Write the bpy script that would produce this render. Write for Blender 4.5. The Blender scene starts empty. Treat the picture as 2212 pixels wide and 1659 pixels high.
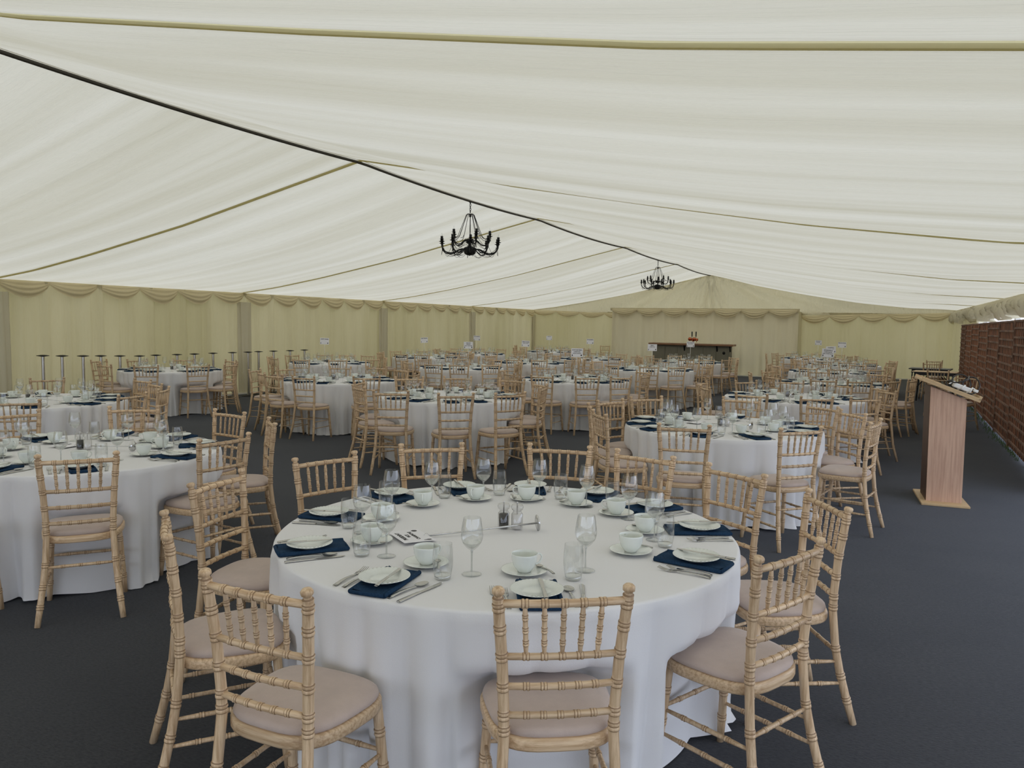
import bpy, math, random, json
from math import sin, cos, pi, radians, sqrt, atan2, hypot
from mathutils import Matrix, Vector
random.seed(7)
S = bpy.context.scene
COL = S.collection
W_, H_, F_ = 2212, 1659, 1680.05
CH = 1.6994          # eye height of the photographer

# ------------------------------------------------------------------ helpers
class MB:
    """collects shapes and links them as ONE mesh object"""
    def __init__(s): s.v = []; s.f = []; s.m = []; s.sm = []; s.mi = 0
    def add(s, vs, fs, smooth=True):
        b = len(s.v); s.v += [tuple(p) for p in vs]
        for f in fs: s.f.append(tuple(i + b for i in f)); s.m.append(s.mi); s.sm.append(smooth)
    def box(s, x0, x1, y0, y1, z0, z1, M=None):
        vs = [(x, y, z) for z in (z0, z1) for y in (y0, y1) for x in (x0, x1)]
        if M: vs = [M @ Vector(p) for p in vs]
        s.add(vs, [(0,2,3,1),(4,5,7,6),(0,1,5,4),(1,3,7,5),(3,2,6,7),(2,0,4,6)], False)
    def rbox(s, x0, x1, y0, y1, z0, z1, b=.004, M=None):
        """box with bevelled edges"""
        vs = []; xs=(x0,x1); ys=(y0,y1); zs=(z0,z1)
        idx = {}
        for i in (0,1):
            for j in (0,1):
                for k in (0,1):
                    sx=1-2*i; sy=1-2*j; sz=1-2*k
                    for a in range(3):
                        o=[b*sx,b*sy,b*sz]; o[a]=0
                        idx[(i,j,k,a)] = len(vs); vs.append((xs[i]+o[0], ys[j]+o[1], zs[k]+o[2]))
        if M: vs=[M@Vector(p) for p in vs]
        fs=[]
        for i in (0,1): fs.append([idx[(i,j,k,0)] for j,k in ((0,0),(1,0),(1,1),(0,1))])
        for j in (0,1): fs.append([idx[(i,j,k,1)] for i,k in ((0,0),(1,0),(1,1),(0,1))])
        for k in (0,1): fs.append([idx[(i,j,k,2)] for i,j in ((0,0),(1,0),(1,1),(0,1))])
        for i in (0,1):
            for j in (0,1): fs.append([idx[(i,j,0,0)],idx[(i,j,1,0)],idx[(i,j,1,1)],idx[(i,j,0,1)]])
        for i in (0,1):
            for k in (0,1): fs.append([idx[(i,0,k,0)],idx[(i,1,k,0)],idx[(i,1,k,2)],idx[(i,0,k,2)]])
        for j in (0,1):
            for k in (0,1): fs.append([idx[(0,j,k,1)],idx[(1,j,k,1)],idx[(1,j,k,2)],idx[(0,j,k,2)]])
        for i in (0,1):
            for j in (0,1):
                for k in (0,1): fs.append([idx[(i,j,k,a)] for a in range(3)])
        s.add(vs, fs, False)
    def lathe(s, prof, n=16, cx=0, cy=0, M=None, flute=None):
        vs=[]; fs=[]
        for (r,z) in prof:
            for i in range(n):
                a=2*pi*i/n; p=Vector((cx+r*cos(a), cy+r*sin(a), z))
                vs.append(M@p if M else p)
        for j in range(len(prof)-1):
            for i in range(n):
                a=j*n+i; b=j*n+(i+1)%n
                fs.append((a,b,b+n,a+n))
        s.add(vs,fs)
    def tube(s, pts, rad, n=8, cap=True, gm=None):
        pts=[Vector(p) for p in pts]; m=len(pts)
        if not hasattr(rad,'__len__'): rad=[rad]*m
        T=[(pts[min(i+1,m-1)]-pts[max(i-1,0)]).normalized() for i in range(m)]
        ref=Vector((0,0,1)) if abs(T[0].z)<.8 else Vector((1,0,0))
        u=(ref-T[0]*ref.dot(T[0])).normalized(); vs=[]; fs=[]
        for i in range(m):
            u=(u-T[i]*u.dot(T[i])).normalized(); w=T[i].cross(u)
            for k in range(n):
                a=2*pi*k/n; vs.append(pts[i]+(u*cos(a)+w*sin(a))*rad[i])
        for j in range(m-1):
            for k in range(n):
                a=j*n+k; b=j*n+(k+1)%n; fs.append((a,b,b+n,a+n))
        if cap: fs.append(tuple(range(n))[::-1]); fs.append(tuple((m-1)*n+k for k in range(n)))
        b0=len(s.m); s.add(vs,fs)
        if gm:
            for j in range(m-1):
                if j<len(gm) and gm[j]:
                    for k in range(n): s.m[b0+j*n+k]=1
    def grid(s, fn, nu, nv, closeu=False):
        vs=[fn(i/nu, j/nv) for j in range(nv+1) for i in range(nu+(0 if closeu else 1))]
        w=nu+(0 if closeu else 1); fs=[]
        for j in range(nv):
            for i in range(nu):
                a=j*w+i; b=j*w+((i+1)%w)
                fs.append((a,b,b+w,a+w))
        s.add(vs,fs)
    def mesh(s, name, mats):
        me=bpy.data.meshes.new(name); me.from_pydata(s.v,[],s.f)
        for mt in (mats if isinstance(mats,(list,tuple)) else [mats]): me.materials.append(mt)
        me.polygons.foreach_set('material_index', s.m); me.polygons.foreach_set('use_smooth', s.sm)
        me.update(); return me
def obj(name, me, parent=None, loc=None, rz=0, **props):
    o=bpy.data.objects.new(name, me); COL.objects.link(o)
    if parent: o.parent=parent
    if loc is not None: o.location=loc
    if rz: o.rotation_euler=(0,0,rz)
    for k,v in props.items(): o[k]=v
    return o
def tag(o,label,cat,group=None,kind=None):
    o['label']=label; o['category']=cat
    if group: o['group']=group
    if kind: o['kind']=kind
    return o
def empty(name, loc=(0,0,0), rz=0):
    o=obj(name,None,None,loc,rz); o.empty_display_size=.1; return o
def copy_tree(o,parent=None,kids=None):
    c=o.copy(); COL.objects.link(c)
    if parent: c.parent=parent
    for ch in KIDS.get(o.name,()): copy_tree(ch,c)
    return c
KIDS={}
def part(name, me, parent, loc=None):
    o=obj(name,me,parent,loc); KIDS.setdefault(parent.name,[]).append(o); return o

# ------------------------------------------------------------------ materials
def mat(name):
    m=bpy.data.materials.new(name); m.use_nodes=True; nt=m.node_tree; nt.nodes.clear()
    out=nt.nodes.new('ShaderNodeOutputMaterial'); return m,nt,out
def N(nt,t,**kw):
    n=nt.nodes.new(t)
    for k,v in kw.items():
        if k in n.inputs.keys(): n.inputs[k].default_value=v
        else: setattr(n,k,v)
    return n
def rgb(c): return (c[0],c[1],c[2],1)
def coords(nt,scale=(1,1,1),obj_=True):
    tc=N(nt,'ShaderNodeTexCoord'); mp=N(nt,'ShaderNodeMapping'); mp.inputs['Scale'].default_value=scale
    nt.links.new(tc.outputs['Object' if obj_ else 'Generated'],mp.inputs[0]); return mp.outputs[0]
def world_coords(nt,scale):
    g=N(nt,'ShaderNodeNewGeometry'); mp=N(nt,'ShaderNodeMapping'); mp.inputs['Scale'].default_value=scale
    nt.links.new(g.outputs['Position'],mp.inputs[0]); return mp.outputs[0]
def simple(name,c,rough=.5,metal=0,spec=.5,var=0,vscale=(20,20,20),c2=None,bump=0,bscale=None,coat=0,world=False,sheen=0,detail=4):
    m,nt,out=mat(name); b=N(nt,'ShaderNodeBsdfPrincipled')
    b.inputs['Base Color'].default_value=rgb(c); b.inputs['Roughness'].default_value=rough; b.inputs['Metallic'].default_value=metal
    b.inputs['Specular IOR Level'].default_value=spec
    if coat: b.inputs['Coat Weight'].default_value=coat
    if sheen: b.inputs['Sheen Weight'].default_value=sheen
    cf=world_coords if world else coords
    if c2 or var:
        n=N(nt,'ShaderNodeTexNoise',Scale=1.0,Detail=detail,Roughness=.6); nt.links.new(cf(nt,vscale),n.inputs['Vector'])
        r=N(nt,'ShaderNodeValToRGB'); r.color_ramp.elements[0].position=.35; r.color_ramp.elements[1].position=.68
        c2=c2 or tuple(x*(1-var) for x in c)
        r.color_ramp.elements[0].color=rgb(c2); r.color_ramp.elements[1].color=rgb(c)
        nt.links.new(n.outputs[0],r.inputs[0]); nt.links.new(r.outputs[0],b.inputs['Base Color'])
    if bump:
        n2=N(nt,'ShaderNodeTexNoise',Scale=1.0,Detail=3); nt.links.new(cf(nt,bscale or vscale),n2.inputs['Vector'])
        bp=N(nt,'ShaderNodeBump',Strength=bump); bp.inputs['Distance'].default_value=.01
        nt.links.new(n2.outputs[0],bp.inputs['Height']); nt.links.new(bp.outputs[0],b.inputs['Normal'])
    nt.links.new(b.outputs[0],out.inputs[0]); return m
def wood(name,c,c2,scale=(60,60,5),rough=.45,rnd=.12):
    """limed timber: streaky grain, with a slight tint change from chair to chair"""
    m,nt,out=mat(name); b=N(nt,'ShaderNodeBsdfPrincipled'); b.inputs['Roughness'].default_value=rough
    n=N(nt,'ShaderNodeTexNoise',Scale=1.0,Detail=5,Roughness=.65); nt.links.new(coords(nt,scale),n.inputs['Vector'])
    r=N(nt,'ShaderNodeValToRGB'); e=r.color_ramp.elements; e[0].position=.36; e[1].position=.6; e[0].color=rgb(c2); e[1].color=rgb(c)
    nt.links.new(n.outputs[0],r.inputs[0])
    oi=N(nt,'ShaderNodeObjectInfo'); mr=N(nt,'ShaderNodeMapRange'); mr.inputs[3].default_value=1-rnd; mr.inputs[4].default_value=1+rnd
    nt.links.new(oi.outputs['Random'],mr.inputs[0])
    hs=N(nt,'ShaderNodeHueSaturation'); nt.links.new(mr.outputs[0],hs.inputs['Value']); nt.links.new(r.outputs[0],hs.inputs['Color'])
    nt.links.new(hs.outputs[0],b.inputs['Base Color']); nt.links.new(b.outputs[0],out.inputs[0]); return m
def fabric_translucent(name,c,t,ct,bscale,bstr,bdist=.02,cvar=None):
    """woven lining that lets part of the daylight through"""
    m,nt,out=mat(name); d=N(nt,'ShaderNodeBsdfDiffuse'); tr=N(nt,'ShaderNodeBsdfTranslucent')
    d.inputs['Color'].default_value=rgb(c); tr.inputs['Color'].default_value=rgb(ct)
    mx=N(nt,'ShaderNodeMixShader'); mx.inputs[0].default_value=t
    n=N(nt,'ShaderNodeTexNoise',Scale=1.0,Detail=5,Roughness=.62); nt.links.new(world_coords(nt,bscale),n.inputs['Vector'])
    bp=N(nt,'ShaderNodeBump',Strength=bstr); bp.inputs['Distance'].default_value=bdist
    nt.links.new(n.outputs[0],bp.inputs['Height'])
    for x in (d,tr): nt.links.new(bp.outputs[0],x.inputs['Normal'])
    if cvar:
        n2=N(nt,'ShaderNodeTexNoise',Scale=1.0,Detail=3); nt.links.new(world_coords(nt,cvar[1]),n2.inputs['Vector'])
        r=N(nt,'ShaderNodeValToRGB'); r.color_ramp.elements[0].position=.3; r.color_ramp.elements[1].position=.7
        r.color_ramp.elements[0].color=rgb(cvar[0]); r.color_ramp.elements[1].color=rgb(ct)
        nt.links.new(n2.outputs[0],r.inputs[0]); nt.links.new(r.outputs[0],tr.inputs['Color'])
    nt.links.new(d.outputs[0],mx.inputs[1]); nt.links.new(tr.outputs[0],mx.inputs[2]); nt.links.new(mx.outputs[0],out.inputs[0]); return m
def thin_glass(name,tint=(.97,.98,.975),extra=0,rough=.03):
    m,nt,out=mat(name); t=N(nt,'ShaderNodeBsdfTransparent'); t.inputs[0].default_value=rgb(tint)
    g=N(nt,'ShaderNodeBsdfGlossy'); g.inputs['Roughness'].default_value=rough
    lw=N(nt,'ShaderNodeLayerWeight'); lw.inputs['Blend'].default_value=.42
    p=N(nt,'ShaderNodeMath',operation='POWER'); p.inputs[1].default_value=1.7; nt.links.new(lw.outputs['Facing'],p.inputs[0])
    a=N(nt,'ShaderNodeMath',operation='MULTIPLY_ADD'); a.inputs[1].default_value=.80; a.inputs[2].default_value=.085+extra; nt.links.new(p.outputs[0],a.inputs[0])
    mx=N(nt,'ShaderNodeMixShader'); nt.links.new(a.outputs[0],mx.inputs[0]); nt.links.new(t.outputs[0],mx.inputs[1]); nt.links.new(g.outputs[0],mx.inputs[2])
    nt.links.new(mx.outputs[0],out.inputs[0]); return m

LIME=wood('limewashed_beech',(.68,.505,.325),(.45,.295,.165),(90,90,5),.42,.13)
LIMEX=wood('limewashed_beech_crosswise',(.68,.505,.325),(.45,.295,.165),(5,90,90),.42,.13)
GROOVE=simple('antiqued_groove_brown',(.27,.165,.085),.55)
CUSH=simple('cushion_velour',(.53,.425,.37),.95,spec=.1,var=.12,vscale=(9,9,9),bump=.15,bscale=(300,300,300),sheen=.25)
CLOTH=simple('white_table_linen',(.74,.735,.745),.85,spec=.15,bump=.08,bscale=(260,260,260),world=True)
NAPK=simple('navy_napkin_linen',(.020,.052,.108),.9,spec=.1,var=.35,vscale=(160,160,160),bump=.3,bscale=(500,500,500))
CHINA=simple('white_glazed_china',(.74,.77,.73),.12,spec=.6,coat=.3)
STEEL=simple('stainless_cutlery',(.50,.49,.46),.22,metal=1)
CHROME=simple('chromed_rod',(.62,.62,.62),.12,metal=1)
GLASS=thin_glass('thin_clear_glass')
GBASE=thin_glass('thick_glass_base',(.90,.92,.91),.22,.14)
BLACK=simple('black_iron',(.008,.008,.008),.45,spec=.3)
BLKPL=simple('black_plastic',(.012,.012,.013),.35)
PEPPER=simple('black_peppercorns',(.02,.016,.013),.7,var=.6,vscale=(700,700,700))
SALT=simple('white_salt',(.82,.80,.78),.8)
ACRYL=thin_glass('clear_acrylic',(.9,.9,.9))
PAPER=simple('white_card',(.76,.75,.78),.7)
INK=simple('black_ink',(.015,.014,.014),.7)
CARPET=None
def carpet():
    m,nt,out=mat('charcoal_ribbed_carpet'); b=N(nt,'ShaderNodeBsdfPrincipled'); b.inputs['Roughness'].default_value=.95; b.inputs['Specular IOR Level'].default_value=.15
    b.inputs['Sheen Weight'].default_value=.16; b.inputs['Sheen Roughness'].default_value=.55; b.inputs['Sheen Tint'].default_value=(.75,.82,1,1)
    n=N(nt,'ShaderNodeTexNoise',Scale=1.0,Detail=6,Roughness=.75); nt.links.new(world_coords(nt,(45,130,1)),n.inputs['Vector'])
    n3=N(nt,'ShaderNodeTexNoise',Scale=1.0,Detail=3); nt.links.new(world_coords(nt,(1.2,1.8,1)),n3.inputs['Vector'])
    r=N(nt,'ShaderNodeValToRGB'); e=r.color_ramp.elements; e[0].position=.33; e[1].position=.7; e[0].color=(.0062,.0058,.005,1); e[1].color=(.046,.044,.041,1)
    nt.links.new(n.outputs[0],r.inputs[0])
    mr=N(nt,'ShaderNodeMapRange'); mr.inputs[1].default_value=.3; mr.inputs[2].default_value=.7; mr.inputs[3].default_value=.82; mr.inputs[4].default_value=1.15
    nt.links.new(n3.outputs[0],mr.inputs[0]); hs=N(nt,'ShaderNodeHueSaturation'); nt.links.new(mr.outputs[0],hs.inputs['Value']); nt.links.new(r.outputs[0],hs.inputs['Color'])
    nt.links.new(hs.outputs[0],b.inputs['Base Color'])
    bp=N(nt,'ShaderNodeBump',Strength=.5); bp.inputs['Distance'].default_value=.006; nt.links.new(n.outputs[0],bp.inputs['Height']); nt.links.new(bp.outputs[0],b.inputs['Normal'])
    nt.links.new(b.outputs[0],out.inputs[0]); return m
CARPET=carpet()
ROOF=fabric_translucent('ivory_roof_lining',(.50,.475,.40),.38,(.87,.80,.625),(.30,7,.30),.9,.06,((.70,.63,.45),(.10,2.6,.10)))  # darker streaks in the transmitted colour stand in for wrinkle shading
WALLF=fabric_translucent('cream_wall_lining',(.47,.415,.285),.21,(.82,.71,.37),(9,9,.5),.8,.03,((.58,.50,.21),(.5,.5,.15)))
SWAG=fabric_translucent('cream_swag_fabric',(.66,.575,.375),.16,(.8,.69,.40),(4,4,14),.6,.012)
WALLC=fabric_translucent('pale_curtain_painted_backlight',(.80,.725,.53),.16,(.72,.64,.38),(7,7,.5),.5,.02)  # cleaner cloth, its colour lightened further in place of daylight from behind
FRILL=fabric_translucent('pale_frill',(.66,.61,.46),.25,(.8,.74,.55),(6,6,6),.6,.02)
GABLE=fabric_translucent('gable_lining',(.62,.57,.42),.2,(.75,.66,.40),(7,7,2.2),.95,.07)
BEAM=fabric_translucent('olive_gold_beam_sleeve',(.62,.56,.34),.32,(.80,.72,.40),(9,3,9),.3,.01)
DARKLINE=simple('dark_purlin',(.045,.038,.025),.7)
GREY_DRAPE=fabric_translucent('greyish_leg_drape',(.66,.605,.44),.08,(.5,.46,.30),(10,10,2),.6,.02)
FENCE=wood('reddish_fence_board',(.31,.120,.058),(.085,.036,.020),(9,9,1.2),.75,.25)
FRAIL=wood('brown_fence_batten',(.25,.14,.095),(.11,.058,.038),(3,9,9),.8,.2)
VENEER=wood('oak_veneer',(.62,.40,.285),(.48,.29,.20),(50,50,2.2),.5,0)
VENDK=simple('dark_walnut_side',(.11,.05,.025),.5,var=.4,vscale=(40,40,2))
MDF=simple('pale_oak_board',(.60,.42,.23),.5,var=.12,vscale=(20,30,20))
OLIVE=simple('olive_grey_bar_panel',(.19,.175,.125),.6,var=.15,vscale=(4,4,1))
COPPER=simple('copper_tap',(.45,.13,.06),.25,metal=1)
WHITEPL=simple('white_plastic',(.8,.8,.78),.35)
GRAVEL=simple('pale_ground',(.42,.42,.40),.95,var=.3,vscale=(6,6,6),world=True)
GRASS=simple('grass_blades',(.07,.13,.025),.7,var=.5,vscale=(8,8,8))
TAPE=simple('pale_hem_tape',(.72,.70,.62),.6)
PSTEEL=simple('brushed_steel_pole',(.55,.53,.49),.28,metal=1)
CHAIRS_JSON='{"T1":[[-1.49,3.14,1.015],[5.289,1.28,-0.02],[4.608,1.45,0.12],[4.051,1.41,-0.02],[3.434,1.42,-0.13],[2.89,1.36,-0.1],[2.37,1.44,-0.11],[1.784,1.42,0.01],[1.405,1.39,-0.1],[0.919,1.38,0.09],[0.401,1.43,0.1],[6.059,1.29,-0.23]],"T3":[[-1.31,7.47,0.9],[4.654,1.47,0.26],[4.042,1.34,-0.27],[3.545,1.25,-0.02],[3.069,1.17,-0.33],[2.508,1.17,-0.1],[1.589,1.17,-0.05],[0.766,1.17,0.1],[0.229,1.18,0.38],[6.028,1.35,0.06],[5.276,1.42,0.24]],"T10":[[-1.01,11.09,0.9],[4.94,1.51,0.24],[4.466,1.5,0.1],[3.718,1.25,-0.06],[2.986,1.3,-0.04],[2.262,1.17,0.1],[1.696,1.34,0.05],[1.095,1.17,0.07],[0.569,1.25,-0.02],[0.071,1.17,0.53],[5.368,1.49,-0.05]],"T11":[[-0.73,14.44,0.9],[4.668,1.3,0.1],[4.031,1.3,-0.1],[3.318,1.33,0.07],[2.595,1.3,-0.1],[1.794,1.26,-0.04],[0.986,1.34,0.06],[0.166,1.3,-0.1],[6.022,1.3,-0.1],[5.561,1.25,0.02],[5.095,1.3,0.01]],"A5":[[-0.9,18.2,0.88],[4.838,1.28,0.04],[4.41,1.28,-0.08],[3.743,1.3,-0.04],[3.102,1.32,-0.09],[2.463,1.27,-0.07],[1.822,1.28,-0.02],[1.173,1.29,0.08],[0.521,1.29,-0.04],[6.137,1.23,0.09],[5.494,1.28,-0.06]],"A6":[[-0.8,22.0,0.88],[4.781,1.28,0.1],[4.353,1.28,0.1],[3.725,1.31,-0.04],[3.053,1.3,-0.04],[2.4,1.28,-0.1],[1.761,1.24,-0.02],[1.083,1.28,-0.03],[0.422,1.28,0.1],[5.751,1.28,-0.1],[5.209,1.28,0.1]],"A7":[[-1.9,25.8,0.88],[4.597,1.31,0.02],[3.996,1.23,-0.09],[3.351,1.33,0.0],[2.715,1.24,-0.01],[2.112,1.29,0.06],[1.485,1.31,-0.02],[0.856,1.22,-0.04],[0.225,1.33,0.05],[5.863,1.23,0.04],[5.226,1.26,-0.06]],"T4":[[-4.92,8.62,0.9],[5.244,1.52,0.18],[4.69,1.45,0.44],[4.236,1.27,-0.1],[3.561,1.17,-0.1],[2.694,1.17,-0.46],[1.97,1.17,0.19],[1.222,1.17,0.3],[0.545,1.17,0.33],[0.117,1.22,0.1],[5.672,1.52,0.05]],"T8":[[-4.66,12.44,0.9],[5.197,1.3,0.1],[4.657,1.3,0.01],[4.116,1.3,-0.1],[3.288,1.3,-0.1],[2.38,1.3,-0.1],[1.561,1.29,0.09],[0.771,1.3,0.1],[0.282,1.24,-0.09],[6.095,1.3,0.1],[5.667,1.3,-0.1]],"T9":[[-4.4,16.4,0.88],[4.929,1.28,0.02],[4.298,1.28,-0.05],[3.63,1.31,-0.02],[2.969,1.34,-0.08],[2.315,1.22,-0.0],[1.662,1.24,0.04],[1.027,1.24,-0.09],[0.372,1.23,0.1],[6.0,1.31,-0.03],[5.363,1.28,0.06]],"T21":[[-4.48,20.46,0.88],[4.843,1.28,0.1],[4.231,1.33,0.03],[3.555,1.29,0.1],[2.855,1.24,-0.09],[2.132,1.24,-0.05],[1.444,1.22,-0.05],[0.736,1.33,0.07],[0.045,1.22,-0.02],[5.698,1.28,0.1],[5.27,1.28,-0.1]],"T2":[[-5.0,3.6,0.9],[5.649,1.25,-0.07],[4.983,1.35,-0.03],[4.269,1.27,0.07],[3.614,1.33,-0.0],[2.921,1.24,-0.01],[2.194,1.29,0.1],[1.472,1.23,-0.04],[0.818,1.26,0.04],[0.172,1.19,-0.28]],"T5":[[-7.75,10.02,0.9],[5.699,1.37,-0.31],[5.023,1.35,-0.25],[4.553,1.3,0.03],[4.057,1.21,0.1],[3.527,1.39,-0.1],[3.099,1.17,-0.1],[2.292,1.17,-0.42],[1.726,1.34,0.03],[1.147,1.17,0.1],[0.289,1.27,0.08]],"T16":[[-7.9,14.3,0.88],[5.192,1.28,-0.1],[4.764,1.28,0.04],[4.114,1.22,0.08],[3.445,1.25,-0.1],[2.765,1.29,0.05],[2.097,1.23,-0.07],[1.438,1.24,0.09],[0.771,1.3,-0.09],[0.102,1.23,0.09],[5.698,1.28,-0.1]],"T18":[[-7.63,17.3,0.88],[5.257,1.28,0.1],[4.829,1.28,-0.1],[4.239,1.32,0.06],[3.617,1.28,-0.1],[2.949,1.24,-0.03],[2.276,1.28,0.07],[1.601,1.22,-0.09],[0.944,1.31,-0.01],[0.244,1.3,-0.03],[5.882,1.29,0.08]],"T20":[[-7.15,20.3,0.88],[4.906,1.28,0.1],[4.263,1.33,-0.06],[3.651,1.32,0.06],[3.033,1.33,0.0],[2.421,1.23,-0.08],[1.768,1.25,-0.0],[1.152,1.27,0.06],[0.538,1.32,-0.08],[6.192,1.28,-0.1],[5.555,1.28,-0.03]],"T7":[[-8.45,5.55,0.9],[5.605,1.52,-0.09],[4.981,1.3,0.04],[4.361,1.24,-0.04],[3.72,1.31,0.08],[3.087,1.26,-0.0],[2.474,1.52,0.08],[1.717,1.52,-0.3],[1.166,1.26,0.07],[0.583,1.34,-0.02],[0.028,1.45,0.1]],"T6":[[-11.7,10.2,0.88],[5.17,1.15,0.28],[4.591,1.26,0.05],[3.984,1.15,0.1],[3.402,1.5,-0.1],[2.975,1.17,-0.1],[2.198,1.15,0.14],[1.372,1.23,-0.05],[0.554,1.15,0.1],[0.127,1.3,0.04],[5.966,1.15,-0.1]],"T14":[[-11.1,14.0,0.88],[5.512,1.28,-0.02],[4.912,1.28,-0.01],[4.288,1.31,0.02],[3.633,1.33,-0.04],[2.996,1.28,-0.1],[2.325,1.28,0.08],[1.897,1.26,0.08],[1.466,1.28,0.1],[0.676,1.24,0.05],[6.173,1.28,-0.1]],"T15":[[-11.0,17.9,0.88],[5.206,1.28,-0.1],[4.778,1.28,-0.1],[4.176,1.32,0.06],[3.491,1.22,-0.1],[2.827,1.3,-0.03],[2.164,1.27,0.09],[1.524,1.26,0.02],[0.849,1.33,-0.03],[0.186,1.24,0.06],[5.821,1.3,-0.07]],"T17":[[-11.1,21.0,0.88],[4.965,1.28,-0.1],[4.381,1.29,0.07],[3.762,1.3,0.04],[3.201,1.31,0.09],[2.593,1.28,0.01],[2.008,1.33,-0.07],[1.402,1.28,-0.1],[0.699,1.33,0.04],[6.264,1.33,-0.02],[5.565,1.28,-0.1]],"T19":[[-10.1,24.7,0.88],[4.843,1.28,-0.1],[4.219,1.26,-0.08],[3.606,1.34,0.08],[2.963,1.24,-0.09],[2.335,1.26,0.09],[1.689,1.28,0.04],[1.065,1.27,-0.1],[0.441,1.27,0.06],[6.105,1.34,0.08],[5.464,1.25,-0.03]]}'
# ------------------------------------------------------------------ marquee shell
XL,XR,XC=-13.25,2.40,-5.876
Y0,BAY=8.03,5.535
YB=30.17
def frY(n): return Y0+BAY*n
PR=[(0,3.67),(.127,3.47),(.24,3.25),(.46,2.92),(.63,2.68),(.82,2.47),(1,2.37)]
PL=[(0,3.67),(.16,3.41),(.41,3.0),(.69,2.62),(.86,2.42),(1,2.30)]
def prof(u,side):
    P=PR if side>0 else PL
    for (a,za),(b,zb) in zip(P,P[1:]):
        if u<=b+1e-9:
            t=(u-a)/(b-a); return za+(zb-za)*t
    return P[-1][1]
def dropz(u,side,y):
    if side<0: return 0
    t=max(0,min(1,(8.03-y)/5.5)); return .105*t*min(1,u*5)
def px(u,side): return XC+(XR-XC)*u if side>0 else XC+(XL-XC)*u
ceil=MB()
NF=list(range(-3,5))
for n in NF[:-1]:
    ya,yb=frY(n),frY(n+1)
    for side in (-1,1):
        ph=random.uniform(0,6)
        def fn(i,j,side=side,ya=ya,yb=yb,ph=ph):
            u=j; v=i
            w=.38*(1-u)+.80*sin(pi*min(1,u))**.9 if u<1 else 0
            s=.145 if side>0 else .17
            s_=.15+(s-.15)*min(1,u*5); sag=s_*(sin(pi*v)**.75)*w
            # long soft gathers running from ridge to eave
            g=.010*sin(v*46+ph+2.5*sin(u*3))*(1-u)**.5*sin(pi*v)*min(1,u*8) + .016*sin(v*17+ph*2)*sin(pi*u)*sin(pi*v)
            y=ya+.035+(yb-ya-.07)*v
            return (px(u,side)-(.01*side if u==0 else 0), y, prof(u,side)-dropz(u,side,y)-sag+g+.012)
        ceil.grid(fn,64,34)
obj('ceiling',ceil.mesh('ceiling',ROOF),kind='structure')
tn=[0]
def trim(mb,m,name=None):
    tn[0]+=1; return obj('trim_%d'%tn[0],mb.mesh('trim',m),kind='structure')
for n in NF:
    b=MB(); y=frY(n)
    for side in (-1,1):
        pts=[(px(u,side),y,prof(u,side)-dropz(u,side,y)+.012) for u in [k/24 for k in range(25)]]
        for (a,c) in zip(pts,pts[1:]):
            A=Vector(a);C=Vector(c); w=(.036 if n>=0 else .018)
            vs=[(p.x,p.y+dy,p.z+dz) for p in (A,C) for dy,dz in ((-w,.03),(-w,0),(-w*.6,-.012),(w*.6,-.012),(w,0),(w,.03))]
            b.add(vs,[(k,k+1,k+7,k+6) for k in range(5)]+[(5,0,6,11)],False)
    trim(b,BEAM)
b=MB(); b.tube([(XC,frY(-3)+k*.25,prof(0,1)-.02-(.085*sin(pi*((k*.25)/BAY%1))**.75)*.62) for k in range(int((YB-frY(-3))/.25)+1)],.017,6)
trim(b,DARKLINE)
# pleated wall curtains
def curtain(name,p0,p1,ztop,m,amp=.03,ncol=None,inward=(0,0),seed=1,zbot=0.0,split=None):
    rnd=random.Random(seed); L=hypot(p1[0]-p0[0],p1[1]-p0[1]); n=ncol or int(L*26)
    ph=[rnd.uniform(0,6) for _ in range(6)]; d=((p1[0]-p0[0])/L,(p1[1]-p0[1])/L); nx,ny=inward
    mb=MB()
    def fn(i,j):
        s=i*L; z=zbot+(ztop-zbot)*j
        a=amp*(.55*sin(s*17+ph[0]+1.2*sin(s*2.3+ph[3]))+.35*sin(s*29+ph[1]+sin(s*3.1))+.5*sin(s*5.3+ph[2]))*(.75+.35*(1-j))
        a+=.012*sin(z*7+s*9+ph[4])*sin(s*3+ph[5])
        return (p0[0]+d[0]*s+nx*(a+.03), p0[1]+d[1]*s+ny*(a+.03), z)
    mb.grid(fn,n,10)
    return obj(name,mb.mesh(name,m),kind='structure')
curtain('wall_left',(XL,frY(-3)),(XL,YB),2.30,WALLF,.065,900,(1,0),1)
curtain('wall_back',(XL,YB),(-9.05,YB),2.25,WALLF,.03,None,(0,-1),2)
curtain('wall_back',(-2.65,YB),(XR-.1,YB),2.28,WALLF,.03,None,(0,-1),3)
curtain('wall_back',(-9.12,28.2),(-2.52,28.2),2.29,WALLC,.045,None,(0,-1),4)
curtain('wall_back',(-9.05,28.2),(-9.05,YB),2.29,WALLF,.03,None,(-1,0),5)
curtain('wall_back',(-2.62,28.2),(-2.62,YB),2.29,WALLF,.03,None,(1,0),6)
curtain('wall_right',(XR-.12,23.3),(XR-.12,YB),2.36,WALLF,.04,None,(-1,0),7)
# gable end above the back wall: gathered fabric fanning out from the apex
g=MB()
def gf(i,j):
    u=(i-.5)*2; side=1 if u>0 else -1; au=abs(u); zt=prof(au,side)+.01; zb=2.16+.14*au**2
    z=zb+(zt-zb)*j; x=px(au,side)
    a=atan2(x-XC,3.9-z); return (x, YB-.04-.085*sin(a*19+2.4*sin(a*5))*(1-j*.35)*(1-au)**.4-.02*sin(a*61+z*9)*(1-au), z)
g.grid(gf,320,16); obj('wall_back',g.mesh('gable',GABLE),kind='structure')
g=MB(); g.box(-9.2,-2.5,28.15,28.32,2.26,2.36); trim(g,SWAG)   # head rail of the projecting centre
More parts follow.
